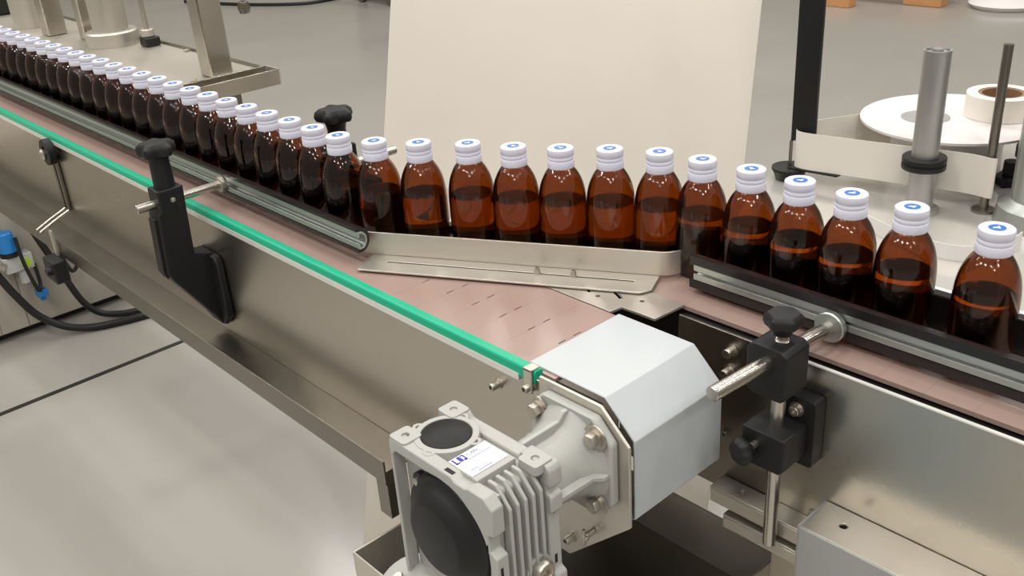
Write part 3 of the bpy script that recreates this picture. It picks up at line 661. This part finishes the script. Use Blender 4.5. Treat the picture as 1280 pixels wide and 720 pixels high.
# label web: thin paper band on edge
def band(b, path, z0, z1, th=.0008):
    P = [Vector((p[0], p[1])) for p in path]; Lf, Rt = [], []
    for i, p in enumerate(P):
        d = (P[min(i+1,len(P)-1)] - P[max(i-1,0)]).normalized(); n = Vector((-d.y, d.x))*th/2; Lf.append(p+n); Rt.append(p-n)
    plate(b, [tuple(p) for p in Rt + Lf[::-1]], z0, z1, 'xy')
front = [tuple(p)[:2] for p in smooth_path([(-.292,.652,0), (-.345,.560,0), (-.349,.518,0), (-.335,.502,0), (-.28,.511,0), (-.20,.5265,0), (-.145,.5385,0), (-.118,.5375,0), (-.113,.5385,0), (-.1125,.5395,0)], 6)]
wb = obj('label_web', lambda b: band(b, front, ZP+.019, ZP+.066), PAPER, None)
tag(wb, 'cream paper label web standing on edge around the guide posts', 'label web')
# supply disc, roll and small roll
lr = thing('label_roll', 'wide white label roll under a white disc behind the silver post', 'label roll', (-.22, .655, ZP))
obj('paper_roll', lambda b: lathe(b, [(0,.002), (.066,.002), (.066,.066), (0,.066)], (-.222,.655,ZP), (0,0,1), 64), PAPERW, lr)
obj('flange_disc', lambda b: lathe(b, [(0,.0661), (.1080,.0661), (.1080,.069), (0,.069)], (-.217,.650,ZP), (0,0,1), 80), PAPERW, lr)
obj('grey_disc', lambda b: cyl(b, (-.242,.632,ZP+.069), (-.242,.632,ZP+.0696), .029, n=48), ALUP, lr)  # thin flat grey disc set off centre on the flange disc
sr_ = thing('label_roll', 'small cream paper roll with a brown card core at the right edge', 'label roll', (-.176, .688, -.0755))
obj('paper_roll', lambda b: lathe(b, [(.027,0), (.040,0), (.040,.028), (.027,.028)], (-.176,.688,-.0755), (0,0,1), 56), PAPER, sr_)
obj('card_core', lambda b: lathe(b, [(.0225,0), (.0268,0), (.0268,.0275), (.0225,.0275), (.0225,.002), (0,.002)], (-.176,.688,-.0755), (0,0,1), 56), KRAFT, sr_)
dk = obj('clamp_lever', lambda b: (plate(b, [(-.152,.640), (-.135,.625), (-.120,.640), (-.120,.670), (-.152,.690)], ZP+.0005, ZP+.010, 'xy'), cyl(b, (-.136,.650,ZP+.01), (-.136,.650,ZP+.028), .010)), BLACKP, None, .001)
tag(dk, 'black lever lying on the plate under the label roll', 'lever')
bp_ = obj('black_bar', lambda b: plate(b, rrect(-.3545,-.3215,.508,.514,.0015,2), -.094, .55, 'xy'), RUBBER, None)
tag(bp_, 'flat black upright bar rising out of view above the label web', 'bar')
lt = obj('label_web', lambda b: band(b, [tuple(p)[:2] for p in smooth_path([(-.23,.43,0), (-.15,.40,0), (-.09,.395,0), (-.055,.425,0), (-.05,.47,0)], 6)], ZP+.001, ZP+.018), PAPERW, None)
tag(lt, 'low loop of white backing paper lying behind the two nearest bottles', 'backing paper')

# ------------------------------------------------------------------ far floor things
for i, (x, y, lab) in enumerate(((-3.26,5.66,'orange pine pallet block right of the black bar at the top edge'), (-2.76,5.93,'orange pine pallet block near the top right corner'))):
    o = obj('pallet_block', lambda b: box(b, x-.13, x+.13, y-.05, y+.05, FL, FL+.10), WOOD, None, .004); tag(o, lab, 'pallet block', 'pallet blocks on the far floor')
o = obj('pallet', lambda b: [box(b, -3.4+.0*i, -2.6, 5.85+.16*i, 5.95+.16*i, FL+.10, FL+.12) for i in range(4)], WOOD); tag(o, 'timber pallet deck at the top right edge', 'pallet')
tag(obj('white_bag', lambda b: lathe(b, [(0,0), (.20,.0), (.23,.03), (.16,.07), (0,.08)], (-2.30,6.10,FL), (0,0,1), 24), PAPERW), 'white plastic wrap lying on the floor at the top right', 'wrap')
tag(obj('floor_cable', lambda b: tube(b, smooth_path([(-8.2,3.3,FL+.012), (-7.7,3.42,FL+.012), (-7.3,3.58,FL+.012), (-7.0,3.80,FL+.012), (-6.95,4.1,FL+.012)]), .014), RUBBER), 'thin dark cable curving over the floor at the top edge', 'cable')
fo = thing('floor_machine', 'dark wheeled machine base at the top edge left of the pale panel', 'machine', (-6.4, 4.3, FL))
obj('base_frame', lambda b: box(b, -6.75, -6.15, 4.1, 4.6, FL+.09, FL+.5), RUBBER, fo)
for (x, y) in ((-6.65,4.12), (-6.25,4.12), (-6.2,4.5), (-6.7,4.5)):
    obj('caster', lambda b: cyl(b, (x, y-.02, FL+.045), (x, y+.02, FL+.045), .045), STEELD, fo)

dr = obj('added_blue_drum', lambda b: lathe(b, [(0,0), (.085,0), (.09,.01), (.09,.82), (.08,.84), (.03,.845), (.03,.87), (0,.87)], (-.37,-.96,FL), (0,0,1), 40), mat('added_drum_pale_blue', (.38, .66, .85), .4), None)  # unseen drum, added only to put a blue streak in the side plate
tag(dr, 'pale blue drum added out of view for its blue reflection in the right side plate', 'drum')
